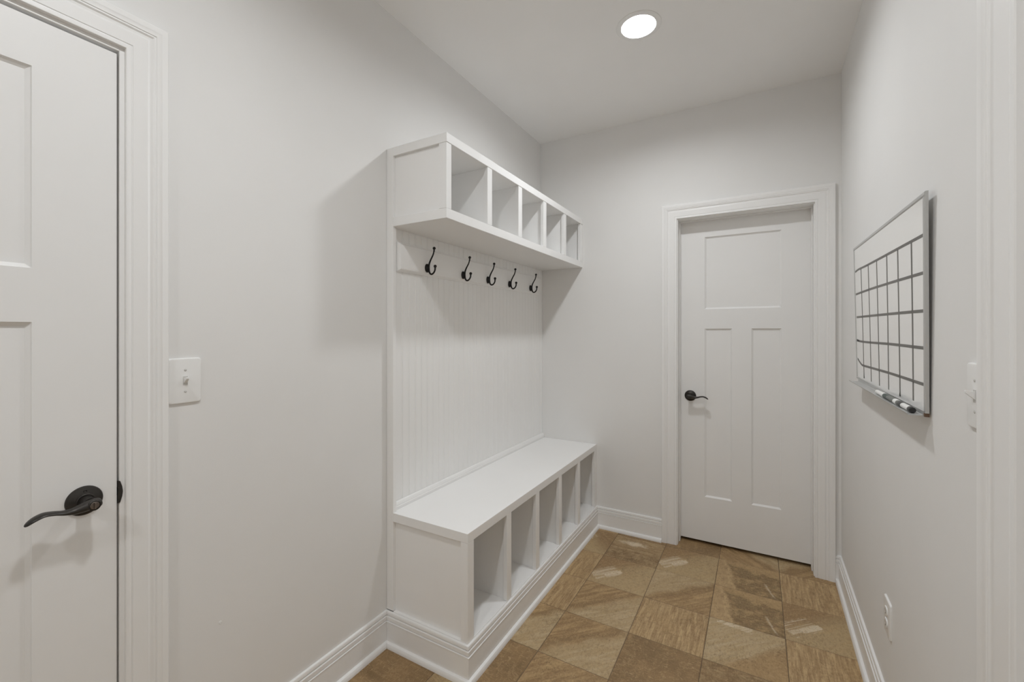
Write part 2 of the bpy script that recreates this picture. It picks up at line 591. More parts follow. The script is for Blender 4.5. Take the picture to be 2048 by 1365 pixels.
wall_with_hole('wall_left', f_left, YR, WT, DL_A0 - JT, DL_A1 + JT, 'pale grey painted wall behind the hooks and bench')
wall_with_hole('wall_back', f_back, 0.0, RW0 + 0.0, DB_A0 - JT, DB_A1 + JT, 'pale grey painted end wall around the far door')
wall_with_hole('wall_right', f_right, -WT, -YR, DR_A0 - JT, DR_A1 + JT, 'pale grey painted wall carrying the whiteboard')
bm = bmesh.new()
box(bm, -WT, RW0 + WT, YR - WT, YR, 0, H)
tag(obj('wall_rear', bm, M_WALL), 'pale grey wall behind the viewpoint', 'wall', kind='structure')
bm = bmesh.new()
LIGHTS = [(0.925, -0.908), (0.925, -2.500), (0.925, -4.092)]  # the last one is an added fill light, out of view
rim = [bm.verts.new(c) for c in ((-WT, YR - WT, H), (RW0 + WT, YR - WT, H), (RW0 + WT, WT, H), (-WT, WT, H))]
ed = [bm.edges.new((rim[k], rim[(k + 1) % 4])) for k in range(4)]
for lx, ly in LIGHTS:
    c = [bm.verts.new((lx + 0.084 * math.cos(2 * PI * k / 48), ly + 0.084 * math.sin(2 * PI * k / 48), H)) for k in range(48)]
    ed += [bm.edges.new((c[k], c[(k + 1) % 48])) for k in range(48)]
bmesh.ops.triangle_fill(bm, use_beauty=True, use_dissolve=False, edges=ed)
box(bm, -WT, RW0 + WT, YR - WT, WT, H + 0.12, H + 0.16)
tag(obj('ceiling', bm, M_CEIL), 'flat off white painted ceiling', 'ceiling', kind='structure')


bm = bmesh.new()
lathe(bm, [(0.0042, 0.0), (0.0042, 0.0008), (0.0026, 0.0016), (0.0016, 0.0006), (0, 0.0006)], 14, lambda c: f_left(-2.225 + c.x, 0.477 + c.y, c.z))
obj('screw_anchor', bm, M_PLATE, bpy.data.objects['wall_left'], smooth=True)


# ------------------------------------------------------------------ doors
def panel_door(bm, w, z0, z1, stile, f, cols=True, bev=0.0095, sink=0.009, th=0.035, top=0.108, mid=(1.370, 1.490), bot=0.301):
    """three panel craftsman door leaf: one wide panel over two tall ones; local a in 0..w, h = height off the face"""
    V = lambda a, z, h: bm.verts.new(f(a, z, h))

    def quad(*c):
        bm.faces.new([V(*q) for q in c])
    zt = z1 - top
    mul = 0.105
    c0 = w / 2 - mul / 2
    c1 = w / 2 + mul / 2
    panels = [(stile, w - stile, mid[1], zt), (stile, c0, bot, mid[0]), (c1, w - stile, bot, mid[0])]
    solid = [(0, stile, z0, z1), (w - stile, w, z0, z1), (stile, w - stile, zt, z1), (stile, w - stile, mid[0], mid[1]),
             (stile, w - stile, z0, bot), (c0, c1, bot, mid[0])]
    for a, b, c, d in solid:
        quad((a, c, 0), (b, c, 0), (b, d, 0), (a, d, 0))
    for a, b, c, d in panels:
        o = [(a, c), (b, c), (b, d), (a, d)]
        lip = 0.0022
        s = bev
        o2 = [(a + lip, c + lip), (b - lip, c + lip), (b - lip, d - lip), (a + lip, d - lip)]
        i = [(a + s, c + s), (b - s, c + s), (b - s, d - s), (a + s, d - s)]
        for k in range(4):
            k2 = (k + 1) % 4
            quad((*o[k], 0), (*o[k2], 0), (*o2[k2], -0.0035), (*o2[k], -0.0035))
            quad((*o2[k], -0.0035), (*o2[k2], -0.0035), (*i[k2], -sink), (*i[k], -sink))
        quad(*[(*q, -sink) for q in i])
    quad((0, z0, -th), (w, z0, -th), (w, z1, -th), (0, z1, -th))
    quad((0, z0, 0), (0, z1, 0), (0, z1, -th), (0, z0, -th))
    quad((w, z0, 0), (w, z1, 0), (w, z1, -th), (w, z0, -th))
    quad((0, z0, 0), (w, z0, 0), (w, z0, -th), (0, z0, -th))
    quad((0, z1, 0), (w, z1, 0), (w, z1, -th), (0, z1, -th))


def casing(name, f, a0, a1, parent, reveal=0.005, k=1.0):
    bm = bmesh.new()
    path = [(a0 - reveal, 0.0), (a0 - reveal, ZJ + reveal), (a1 + reveal, ZJ + reveal), (a1 + reveal, 0.0)]
    sweep(bm, path, [(t * k, h) for t, h in CASING], f, side=1)
    return obj(name, bm, M_TRIM, parent, smooth=True, sharp=25)


def jamb(name, f, a0, a1, parent, depth, stop0, stop1, stop=0.006):
    """three boards lining the opening, with a stop strip between depths stop0 and stop1"""
    bm = bmesh.new()
    fm = lambda c: f(c.x, c.y, c.z)
    box(bm, a0 - JT, a0, 0, ZJ + JT, -depth, 0.0, 0.001, 1, fm)
    box(bm, a1, a1 + JT, 0, ZJ + JT, -depth, 0.0, 0.001, 1, fm)
    box(bm, a0, a1, ZJ, ZJ + JT, -depth, 0.0, 0.001, 1, fm)
    box(bm, a0 + 0.0002, a0 + stop, 0, ZJ - 0.0002, -stop1, -stop0, 0.001, 1, fm)
    box(bm, a1 - stop, a1 - 0.0002, 0, ZJ - 0.0002, -stop1, -stop0, 0.001, 1, fm)
    box(bm, a0 + stop, a1 - stop, ZJ - stop, ZJ - 0.0002, -stop1, -stop0, 0.001, 1, fm)
    return obj(name, bm, M_TRIM, parent)


def lever_handle(parent, f, a, z, sgn, button=True):
    """wave lever on a round rose; local a runs sgn * along the wall, h = off the door face"""
    ring = bmesh.new()
    R = lambda c: f(a + c.x, z + c.y, c.z)
    lathe(ring, [(0.0, 0.0), (0.0345, 0.0), (0.0345, 0.0022), (0.0335, 0.0040), (0.0310, 0.0050), (0.0200, 0.0085), (0.0180, 0.0092),
                 (0.0178, 0.0120), (0.0166, 0.0128), (0.0150, 0.0128), (0.0145, 0.0120), (0.0, 0.0120)], 40, R)
    rose = obj('door_handle', ring, M_BLACK, parent, smooth=True, sharp=30)
    bm = bmesh.new()
    lathe(bm, [(0.0135, 0.0115), (0.0130, 0.030), (0.0128, 0.040), (0.0, 0.040)], 24, R)
    prof = [(-0.0165, 0.0020, 0.004, 0.003), (-0.0145, 0.0018, 0.013, 0.0085), (-0.006, 0.0014, 0.0165, 0.0115), (0.004, 0.0005, 0.0160, 0.0115), (0.018, -0.0020, 0.0130, 0.0105),
            (0.032, -0.0040, 0.0112, 0.0080), (0.048, -0.0025, 0.0115, 0.0055), (0.064, 0.0022, 0.0128, 0.0046),
            (0.080, 0.0042, 0.0136, 0.0046), (0.095, -0.0008, 0.0128, 0.0045), (0.105, -0.0075, 0.0080, 0.0034), (0.1085, -0.0105, 0.002, 0.0015)]
    tube(bm, [(sgn * q[0], q[1] , 0.050, q[2], q[3]) for q in prof], (0, 0, 1), 14, R, 5)
    obj('lever', bm, M_BLACK, rose, smooth=True, sharp=40)
    if button:
        bm = bmesh.new()
        B = lambda c: f(a + c.x, z + 0.001 + c.y, c.z)
        lathe(bm, [(0.0115, 0.058), (0.0115, 0.0665), (0.0100, 0.0672), (0.0092, 0.0655), (0.0, 0.0655)], 28, B)
        obj('collar', bm, M_BLACK, rose, smooth=True, sharp=30)
        bm = bmesh.new()
        lathe(bm, [(0.0086, 0.060), (0.0086, 0.0665), (0.0076, 0.0672), (0.0, 0.0672)], 24, B)
        box(bm, -0.0016, 0.0016, -0.0072, 0.0072, 0.0665, 0.0705, 0.0006, 1, B)
        obj('turn_button', bm, M_BRASS, rose, smooth=True, sharp=30)
        bm = bmesh.new()
        S = lambda c: f(a + c.x, z + 0.0235 + c.y, c.z)
        lathe(bm, [(0.0036, 0.0045), (0.0036, 0.0078), (0.0030, 0.0084), (0.0022, 0.0070), (0.0, 0.0070)], 16, S)
        obj('screw', bm, M_IRON, rose, smooth=True, sharp=30)
    return rose


# left door: leaf flush with the wall face, latch edge towards the back
LEAF_W = 0.711
bm = bmesh.new()
fl = lambda a, z, h: f_left(-2.4678 - LEAF_W + a, z, h - 0.001)
panel_door(bm, LEAF_W, 0.012, 2.0475, 0.1475, fl)
door = obj('door_1', bm, M_DOOR)
tag(door, 'white three panel door at the left edge, set in the bench side wall', 'door', kind='structure')
casing('door_casing', f_left, DL_A0, DL_A1, door, reveal=0.010)
jamb('door_jamb', f_left, DL_A0, DL_A1, door, WT, 0.038, 0.070, 0.012)
lever_handle(door, lambda a, z, h: f_left(a, z, h - 0.001), -2.529, 0.9445, -1, True)
bm = bmesh.new()   # strike plate with its curved lip, on the jamb beside the latch
pts = [(-2.4664, 0.973), (-2.4615, 0.9715), (-2.4575, 0.957), (-2.4560, 0.9445), (-2.4575, 0.932), (-2.4615, 0.9175), (-2.4664, 0.916)]
t = bmesh.new()
prism(t, pts, -0.004, 0.0016, 0.0004)
add(bm, t, lambda c: f_left(c.x, c.y, c.z))
box(bm, -0.010, 0.0022, -2.4662, -2.4632, 0.936, 0.955, 0.0004)
obj('strike_plate', bm, M_BLACK, door)

# back door: leaf set 95 mm back in its frame
bm = bmesh.new()
W2 = 0.701
fb = lambda a, z, h: f_back(0.960 + a, z, h - 0.095)
panel_door(bm, W2, 0.020, 2.0545, 0.1445, fb, top=0.105, mid=(1.369, 1.4925))
door2 = obj('door_2', bm, M_DOOR)
tag(door2, 'white three panel door in the end wall', 'door', kind='structure')
casing('door_casing', f_back, DB_A0, DB_A1, door2)
jamb('door_jamb', f_back, DB_A0, DB_A1, door2, 0.135, 0.058, 0.0945, 0.005)
lever_handle(door2, fb, 1.020 - 0.960, 0.938, 1, False)

# right door: only its far casing and the edge of the jamb are in the picture
bm = bmesh.new()
fr = lambda a, z, h: f_right(DR_A0 + 0.003 + a, z, h - 0.084)
panel_door(bm, DR_A1 - DR_A0 - 0.006, 0.012, 2.048, 0.11, fr)
door3 = obj('door_3', bm, M_DOOR)  # leaf is unseen, added to close the opening and keep light in
tag(door3, 'white door frame at the right edge, with an added unseen leaf', 'door', kind='structure')
casing('door_casing', f_right, DR_A0, DR_A1, door3, k=1.40)
jamb('door_jamb', f_right, DR_A0, DR_A1, door3, WT, 0.050, 0.083, 0.011)

# ------------------------------------------------------------------ baseboards
fz = lambda x, y, h: Vector((x, y, h))
LEFT_IN = -2.361
path = [(0, LEFT_IN), (0, -L), (DB, -L), (DB, 0), (DB_A0 - 0.095, 0)]


def base_run(name, path, i, j, label=None, parent=None, side=-1):
    bm = bmesh.new()
    sweep(bm, path, BASE, fz, side, i, j)
    o = obj(name, bm, M_TRIM, parent, smooth=True, sharp=28)
    if parent is None:
        tag(o, label, 'baseboard', kind='structure')
    return o


base_run('baseboard_left', path, 0, 1, 'white moulded baseboard along the wall between left door and bench')
base_run('baseboard_back', path, 3, 4, 'white moulded baseboard between bench and far door')
pr_ = [(DB_A1 + 0.095, 0), (RW0, 0), tuple(rw(1.785, 0, 0)[:2])]
base_run('baseboard_right', pr_, 0, 2, 'white moulded baseboard under the whiteboard wall')
base_run('baseboard_rear', [(0.0, DL_A0 - 0.1), (0, YR), (RW0 - RWS * 4.90, YR), tuple(rw(DR_A1 + 0.14, 0, 0)[:2])], 0, 3,
         'white moulded baseboard behind the viewpoint', side=-1 if False else 1)

# ------------------------------------------------------------------ bead board panel with its end stile, hook rail and seat moulding
g0 = 0.001


def bead_panel(bm, y0, y1, z0, z1, pitch=0.0425):
    prof = []
    y = y0
    prof.append((y0, BX))
    k = 0
    yc = y0 + 0.018
    while yc < y1 - 0.012:
        for dy, dx in ((-0.0044, 0), (-0.0034, -0.0016), (-0.0024, -0.0004), (0.0, 0.0), (0.0024, -0.0004), (0.0034, -0.0016), (0.0044, 0)):
            prof.append((yc + dy, BX + dx))
        yc += pitch
    prof.append((y1, BX))
    A = [bm.verts.new((x, y, z0)) for y, x in prof]
    B = [bm.verts.new((x, y, z1)) for y, x in prof]
    for i in range(len(prof) - 1):
        bm.faces.new((A[i], A[i + 1], B[i + 1], B[i]))
    a0, a1 = bm.verts.new((g0, y0, z0)), bm.verts.new((g0, y1, z0))
    b0, b1 = bm.verts.new((g0, y0, z1)), bm.verts.new((g0, y1, z1))
    bm.faces.new((a0, b0, b1, a1))
    bm.faces.new((a0, A[0], B[0], b0))
    bm.faces.new((a1, b1, B[-1], A[-1]))
    bm.faces.new([a0] + A + [a1])
    bm.faces.new([b0] + B + [b1])


panel = empty('beadboard_panel', (0.0, -L / 2, HB), 'white grooved panel between cubby shelf and bench, carrying the hook rail', 'wall panel')
bm = bmesh.new()
bead_panel(bm, -L + 0.0192, -0.001, ZS + 0.0004, ZT - 0.038)
obj('panel_board', bm, M_UNIT, panel)
bm = bmesh.new()
box(bm, g0, ST, -L, -L + 0.019, 0.146, ZT - 0.0002, 0.0012, 2)
obj('end_stile', bm, M_UNIT, panel)
bm = bmesh.new()   # rail with moulded edges
RY0, RY1 = -1.508, -0.050
rp = [(0.0, 0.0), (0.0, 0.006), (0.004, 0.008), (0.007, 0.0125), (0.010, 0.0158), (0.0155, 0.0175), (0.0155, 0.0175)]
zc, rz0, rz1 = 1.681, 1.616, 1.746
def ring_rect(ins, x):
    return [bm.verts.new((BX + x, y, z)) for y, z in ((RY0 + ins, rz0 + ins), (RY1 - ins, rz0 + ins), (RY1 - ins, rz1 - ins), (RY0 + ins, rz1 - ins))]
rings = [ring_rect(o, h + 0.0003) for o, h in rp[:-1]]
for A, B in zip(rings, rings[1:]):
    for k in range(4):
        bm.faces.new((A[k], A[(k + 1) % 4], B[(k + 1) % 4], B[k]))
bm.faces.new(rings[0]); bm.faces.new(rings[-1])
obj('hook_rail', bm, M_UNIT, panel, smooth=True, sharp=20)
bm = bmesh.new()
sm = [(0, 0), (0.0135, 0), (0.0135, 0.012), (0.0115, 0.014), (0.0115, 0.018), (0.0085, 0.025), (0.0060, 0.0295), (0.003, 0.0315), (0, 0.0320)]
sweep(bm, [(BX + 0.0004, -L + 0.0195), (BX + 0.0004, -0.001)], sm, lambda x, y, h: Vector((x, y, ZS + 0.0005 + h)), -1)
obj('seat_moulding', bm, M_UNIT, panel, smooth=True, sharp=25)

# ------------------------------------------------------------------ cubby shelf
cub = empty('cubby_shelf', (0.0, -L / 2, ZB), 'white wall shelf of five open cubbies above the row of hooks', 'shelf')
X0 = BX + 0.0004
E_ = 0.0008
bm = bmesh.new()
prism(bm, [(ST + 0.0003, -L), (DU, -L), (DU, -0.001), (X0, -0.001), (X0, -L + 0.0195), (ST + 0.0003, -L + 0.0195)], ZB, ZB + 0.0395, 0.001)
obj('bottom_board', bm, M_UNIT, cub)
bm = bmesh.new()
prism(bm, [(ST + 0.0003, -L), (DU + 0.0015, -L - 0.0008), (DU + 0.0015, -0.001), (g0, -0.001), (g0, -L + 0.0195), (ST + 0.0003, -L + 0.0195)], ZT - 0.0372, ZT, 0.001)
obj('top_board', bm, M_UNIT, cub)
bm = bmesh.new()
box(bm, ST + 0.0003, 0.290, -L + 0.012, -L + 0.030, ZB + 0.040, ZT - 0.0375, 0.0)
box(bm, 0.2870, DU - 0.0004, -L + 0.0002, -L + 0.0330, ZB + 0.040, ZT - 0.0375, 0.001)
obj('side_panel', bm, M_UNIT, cub)
for yr in (-1.206, -0.908, -0.605, -0.300):
    bm = bmesh.new()
    box(bm, DU - 0.0192, DU - 0.0004, yr - 0.040, yr, ZB + 0.040, ZT - 0.0375, 0.001)
    box(bm, X0, DU - 0.0194, yr - 0.0300, yr - 0.0110, ZB + 0.040, ZT - 0.0375, 0.0)
    obj('divider', bm, M_UNIT, cub)
bm = bmesh.new()
box(bm, DU - 0.0192, DU - 0.0004, -0.042, -0.001, ZB + 0.040, ZT - 0.0375, 0.001)
box(bm, X0, DU - 0.0194, -0.0200, -0.001, ZB + 0.040, ZT - 0.0375, 0.0)
obj('end_panel', bm, M_UNIT, cub)

# ------------------------------------------------------------------ bench
ben = empty('storage_bench', (0.0, -L / 2, 0.0), 'white built in bench seat over five open shoe cubbies', 'bench')
bm = bmesh.new()
prism(bm, [(ST + 0.0003, -L), (DB, -L), (DB, -0.001), (g0, -0.001), (g0, -L + 0.0195), (ST + 0.0003, -L + 0.0195)], ZS - 0.0380, ZS, 0.0014, 2)
obj('seat', bm, M_UNIT, ben)
ZF = 0.1465
zs1 = ZS - 0.0384
bm = bmesh.new()
prism(bm, [(g0, -L + 0.0195), (ST + 0.0003, -L + 0.0195), (ST + 0.0003, -L + 0.0005), (DB - 0.0005, -L + 0.0005), (DB - 0.0005, -0.001), (g0, -0.001)], ZF - 0.030, ZF, 0.001)
obj('cubby_floor', bm, M_UNIT, ben)
bm = bmesh.new()
box(bm, ST + 0.0003, 0.396, -L + 0.013, -L + 0.030, ZF + 0.0003, zs1)
box(bm, 0.3950, DB - 0.0003, -L + 0.0002, -L + 0.0430, ZF + 0.0003, zs1, 0.001)
obj('side_panel', bm, M_UNIT, ben)
bm = bmesh.new()
box(bm, g0, 0.012, -L + 0.0195, -0.001, ZF + 0.0003, zs1)
obj('back_board', bm, M_UNIT, ben)
for yr in (-1.206, -0.913, -0.618, -0.322):
    bm = bmesh.new()
    box(bm, DB - 0.0192, DB - 0.0003, yr - 0.040, yr, ZF + 0.0003, zs1, 0.001)
    box(bm, 0.0124, DB - 0.0194, yr - 0.0300, yr - 0.0110, ZF + 0.0003, zs1)
    obj('divider', bm, M_UNIT, ben)
bm = bmesh.new()
box(bm, DB - 0.0192, DB - 0.0003, -0.045, -0.001, ZF + 0.0003, zs1, 0.001)
box(bm, 0.0124, DB - 0.0194, -0.0200, -0.001, ZF + 0.0003, zs1)
obj('end_panel', bm, M_UNIT, ben)
base_run('base_moulding', [(0.0005, LEFT_IN), (0.0005, -L), (DB, -L), (DB, -0.0003), (DB_A0 - 0.095, -0.0003)], 1, 3, parent=ben)


# ------------------------------------------------------------------ coat hooks
def coat_hook(y, label):
    xb = BX + 0.0180
    r = empty('coat_hook', (xb, y, 1.651), label, 'coat hook', 'coat hooks on the white rail')
    bm = bmesh.new()
    f = lambda c: Vector((xb + c.z, y + c.x * 0.72, 1.651 + c.y))
    lathe(bm, [(0, 0), (0.0205, 0), (0.0208, 0.003), (0.0190, 0.006), (0.0150, 0.0075), (0.0120, 0.0100), (0.0070, 0.0120), (0, 0.0125)], 24, f)
    obj('back_plate', bm, M_IRON, r, smooth=True, sharp=40)
    bm = bmesh.new()
    up = [(xb + 0.011, y, 1.641, .0048, .0052), (xb + 0.0118, y, 1.655, .0048, .0050), (xb + 0.0150, y, 1.672, .0042, .0044), (xb + 0.0245, y, 1.691, .0038, .0038),
          (xb + 0.0355, y, 1.708, .0036, .0036), (xb + 0.0418, y, 1.724, .0034, .0034), (xb + 0.0440, y, 1.738, .0034, .0034)]
    tube(bm, up, (0, 1, 0), 10)
    ball(bm, (xb + 0.0443, y, 1.7415), 0.0074, 14)
    lathe(bm, [(0.0036, -0.014), (0.0050, -0.0125), (0.0036, -0.011)], 12, lambda c: Vector((xb + 0.0439 + c.x, y + c.y, 1.7415 + c.z)))
    obj('upper_arm', bm, M_IRON, r, smooth=True, sharp=50)
    bm = bmesh.new()
    lo = [(xb + 0.0118, y, 1.656, .0048, .0050), (xb + 0.0125, y, 1.642, .0048, .0048), (xb + 0.0170, y, 1.628, .0044, .0044), (xb + 0.0270, y, 1.6205, .0042, .0042),
          (xb + 0.0400, y, 1.6255, .0040, .0040), (xb + 0.0485, y, 1.638, .0040, .0040), (xb + 0.0500, y, 1.651, .0044, .0044)]
    tube(bm, lo, (0, 1, 0), 10)
    ball(bm, (xb + 0.0502, y, 1.6565), 0.0076, 14)
    obj('lower_arm', bm, M_IRON, r, smooth=True, sharp=50)


for y, lab in ((-1.328, 'black double coat hook at the left end of the white rail'),
               (-1.036, 'second black double coat hook from the left end of the rail'),
               (-0.790, 'middle black double coat hook of the five on the rail'),
               (-0.536, 'fourth black double coat hook from the left end of the rail'),
               (-0.242, 'black double coat hook at the right end of the rail, nearest the end wall')):
    coat_hook(y + 0.004, lab)


# ------------------------------------------------------------------ switches and outlet
def rounded_plate(bm, w, h, th, f, r=0.006):
    t = bmesh.new()
    pts = []
    for cx, cy, a0 in ((w / 2 - r, h / 2 - r, 0), (-w / 2 + r, h / 2 - r, 90), (-w / 2 + r, -h / 2 + r, 180), (w / 2 - r, -h / 2 + r, 270)):
        for k in range(5):
            a = math.radians(a0 + k * 22.5)
            pts.append((cx + r * math.cos(a), cy + r * math.sin(a)))
    lv = [(1.0, 0.0), (1.0, 0.0016), (0.985, th * 0.72), (0.955, th * 0.93), (0.91, th)]
    rings = []
    for s, hh in lv:
        ins = (1 - s) * w / 2
        rings.append([t.verts.new((x * (1 - 2 * ins / w), y * (1 - 2 * ins / h), hh)) for x, y in pts])
    n = len(pts)
    for A, B in zip(rings, rings[1:]):
        for k in range(n):
            t.faces.new((A[k], A[(k + 1) % n], B[(k + 1) % n], B[k]))
    t.faces.new(rings[0][::-1]); t.faces.new(rings[-1])
    add(bm, t, f)


def light_switch(f, a, z, label, w=0.083, up=True):
    F = lambda c: f(a + c.x, z + c.y, c.z)
    r = empty('light_switch', f(a, z, 0.0), label, 'light switch')
    bm = bmesh.new()
    rounded_plate(bm, w, 0.126, 0.0062, F)
    obj('plate', bm, M_PLATE, r, smooth=True, sharp=30)
    bm = bmesh.new()
    fr_ = 0.0053
    for (x0, x1, y0, y1) in ((-fr_ - .0006, -fr_, -.0122, .0122), (fr_, fr_ + .0006, -.0122, .0122), (-fr_, fr_, .0116, .0122), (-fr_, fr_, -.0122, -.0116)):
        box(bm, x0, x1, y0, y1, 0.0050, 0.0066, 0.0, 1, F)
    box(bm, -fr_, fr_, -.0116, .0116, 0.0050, 0.00635, 0.0, 1, F)
    obj('switch_slot', bm, M_SCREW, r)
    bm = bmesh.new()
    s = 1 if up else -1
    t = bmesh.new()
    vs = []
    for hh, y0, y1, x in ((0.004, -0.0085, 0.0085, 0.0046), (0.0085, -0.0050, 0.0085, 0.0044), (0.0185, 0.0045, 0.0105, 0.0036), (0.0200, 0.0060, 0.0098, 0.0030)):
        vs.append([t.verts.new((xx, s * yy, hh)) for xx, yy in ((-x, y0), (x, y0), (x, y1), (-x, y1))])
    for A, B in zip(vs, vs[1:]):
        for k in range(4):
            t.faces.new((A[k], A[(k + 1) % 4], B[(k + 1) % 4], B[k]))
    t.faces.new(vs[0][::-1]); t.faces.new(vs[-1])
    add(bm, t, F)
    obj('toggle', bm, M_PLATE, r, smooth=True, sharp=40)
    for sy in (0.0302, -0.0302):
        bm = bmesh.new()
        lathe(bm, [(0.0033, 0.0056), (0.0033, 0.0068), (0.0024, 0.0074), (0, 0.0075)], 16, lambda c: f(a + c.x, z + sy + c.y, c.z))
        obj('screw', bm, M_SCREW, r, smooth=True, sharp=40)


light_switch(f_left, -2.3195, 1.2112, 'white toggle switch plate beside the left door casing', 0.0815)
light_switch(f_right, 1.7445, 1.2240, 'white toggle switch plate beside the casing at the right edge', 0.0815)

F = lambda c: f_right(1.038 + c.x, 0.400 + c.y, c.z)
out = empty('wall_outlet', f_right(1.038, 0.400, 0.0), 'white double power outlet low on the wall below the whiteboard', 'power outlet')
bm = bmesh.new()
rounded_plate(bm, 0.083, 0.118, 0.0062, F)
obj('plate', bm, M_PLATE, out, smooth=True, sharp=30)
for sy in (0.0195, -0.0195):
    bm = bmesh.new()
    pts = []
    for k in range(24):
        a = 2 * PI * k / 24
        pts.append((0.0172 * math.cos(a), max(-0.0135, min(0.0135, 0.0172 * math.sin(a)))))
    prism(bm, pts, 0.0050, 0.0090, 0.0008, 1, lambda c: f_right(1.038 + c.x, 0.400 + sy + c.y, c.z))
    face = obj('socket', bm, M_PLATE, out)
    bm = bmesh.new()
    fs = lambda c: f_right(1.038 + c.x, 0.400 + sy + c.y, c.z)
    box(bm, -0.0070, -0.0052, -0.002, 0.0065, 0.0086, 0.0092, 0, 1, fs)
    box(bm, 0.0052, 0.0070, -0.003, 0.0065, 0.0086, 0.0092, 0, 1, fs)
    lathe(bm, [(0.0024, 0.0086), (0.0024, 0.0092), (0, 0.0092)], 12, lambda c: f_right(1.038 + c.x, 0.400 + sy - 0.0078 + c.y, c.z))
    obj('slot', bm, M_SLOT, face)
bm = bmesh.new()
lathe(bm, [(0.0030, 0.0056), (0.0030, 0.0068), (0, 0.0074)], 14, F)
obj('screw', bm, M_SCREW, out, smooth=True, sharp=40)

# ------------------------------------------------------------------ whiteboard
# corners (u, off, z): it hangs a little crooked, its top leaning off the wall
WB = {'tl': (0.505, 0.0200, 1.7160), 'tr': (1.494, 0.0200, 1.6925), 'br': (1.468, 0.0120, 1.1400), 'bl': (0.530, 0.0120, 1.1460)}


def wb(s, t, lift=0.0):
    """s: 0 at the far edge .. 1 at the near edge, t: 0 bottom .. 1 top"""
    q = [0, 0, 0]
    for k in range(3):
        q[k] = (1 - s) * (1 - t) * WB['bl'][k] + s * (1 - t) * WB['br'][k] + (1 - s) * t * WB['tl'][k] + s * t * WB['tr'][k]
    return rw(q[0], q[1] + lift, q[2])


board = empty('whiteboard', rw(1.0, 0.0, 1.14), 'whiteboard with a hand ruled calendar grid and grey metal frame', 'whiteboard')


def wbox(bm, s0, s1, t0, t1, h0, h1, bev=0.0, n=1):
    f = lambda c: wb(c.x, c.y, c.z)
    t = bmesh.new()
    box(t, s0, s1, t0, t1, h0, h1)
    add(bm, t, f)


TH = -0.0080
bm = bmesh.new()
wbox(bm, 0.010, 0.990, 0.016, 0.980, TH + 0.002, -0.0022)
obj('writing_surface', bm, M_BOARD, board)


def frame_bar(s0, s1, t0, t1):
    """rounded aluminium edge"""
    bm = bmesh.new()
    horiz = (s1 - s0) > (t1 - t0)
    prof = [(0, TH), (0, -0.003), (0.12, -0.0008), (0.3, 0.0), (0.8, 0.0), (1, -0.0018), (1, TH)]
    A, B = [], []
    for q, h in prof:
        if horiz:
            up = t1 > 0.5
            tt = t1 - (t1 - t0) * q if up else t0 + (t1 - t0) * q
            A.append(bm.verts.new(wb(s0, tt, h))); B.append(bm.verts.new(wb(s1, tt, h)))
        else:
            right = s1 > 0.5
            ss = s1 - (s1 - s0) * q if right else s0 + (s1 - s0) * q
            A.append(bm.verts.new(wb(ss, t0, h))); B.append(bm.verts.new(wb(ss, t1, h)))
    n = len(prof)
    for k in range(n):
        bm.faces.new((A[k], A[(k + 1) % n], B[(k + 1) % n], B[k]))
    bm.faces.new(A); bm.faces.new(B[::-1])
    return bm


for q in ((0.0, 1.0, 0.978, 1.0), (0.0, 1.0, 0.0, 0.018), (0.0, 0.011, 0.018, 0.978), (0.985, 1.0, 0.018, 0.978)):
    obj('frame', frame_bar(*q), M_ALU, board, smooth=True, sharp=30)
bm = bmesh.new()
wbox(bm, 0.9835, 1.0008, -0.006, 0.010, TH, 0.0012)
obj('corner_cap', bm, M_RUST, board)


def stroke(bm, pts, w0, w1=None):
    """ruled line on the board: flat ribbon through (s, t) points, half width in metres"""
    W, Ht = 0.97, 0.565
    w1 = w1 or w0
    P = catmull(pts, 6)
    A, B = [], []
    for i, (s, t) in enumerate(P):
        s0, t0 = P[max(i - 1, 0)]
        s1, t1 = P[min(i + 1, len(P) - 1)]
        d = Vector(((s1 - s0) * W, (t1 - t0) * Ht)).normalized()
        n = Vector((-d.y, d.x))
        w = w0 + (w1 - w0) * i / (len(P) - 1)
        A.append((s + n.x * w / W, t + n.y * w / Ht)); B.append((s - n.x * w / W, t - n.y * w / Ht))
    hi, lo = -0.0017, -0.0024
    a = [bm.verts.new(wb(*q, hi)) for q in A]; b = [bm.verts.new(wb(*q, hi)) for q in B]
    a2 = [bm.verts.new(wb(*q, lo)) for q in A]; b2 = [bm.verts.new(wb(*q, lo)) for q in B]
    for i in range(len(P) - 1):
        bm.faces.new((a[i], a[i + 1], b[i + 1], b[i]))
        bm.faces.new((a[i], a[i + 1], a2[i + 1], a2[i]))
        bm.faces.new((b[i], b[i + 1], b2[i + 1], b2[i]))


HW = 0.0042
LINES_H = [
    [(0.020, 0.812), (0.10, 0.818), (0.22, 0.815), (0.45, 0.813), (0.72, 0.812), (0.985, 0.811)],
    [(0.022, 0.640), (0.30, 0.645), (0.62, 0.645), (0.985, 0.642)],
    [(0.030, 0.466), (0.30, 0.468), (0.62, 0.470), (0.985, 0.471)],
    [(0.020, 0.292), (0.10, 0.288), (0.30, 0.290), (0.62, 0.299), (0.985, 0.303)],
    [(0.035, 0.150), (0.085, 0.130), (0.14, 0.118), (0.30, 0.122), (0.62, 0.132), (0.985, 0.137)]]
LINES_V = [((0.152, 0.812), (0.166, 0.030)), ((0.300, 0.812), (0.312, 0.030)), ((0.447, 0.812), (0.456, 0.030)),
                     ((0.598, 0.812), (0.596, 0.034)), ((0.735, 0.812), (0.742, 0.038)), ((0.878, 0.812), (0.884, 0.040))]
for q in LINES_H:
    bm = bmesh.new()
    stroke(bm, q, HW * 1.0)
    obj('ruled_line', bm, M_TAPE, board)
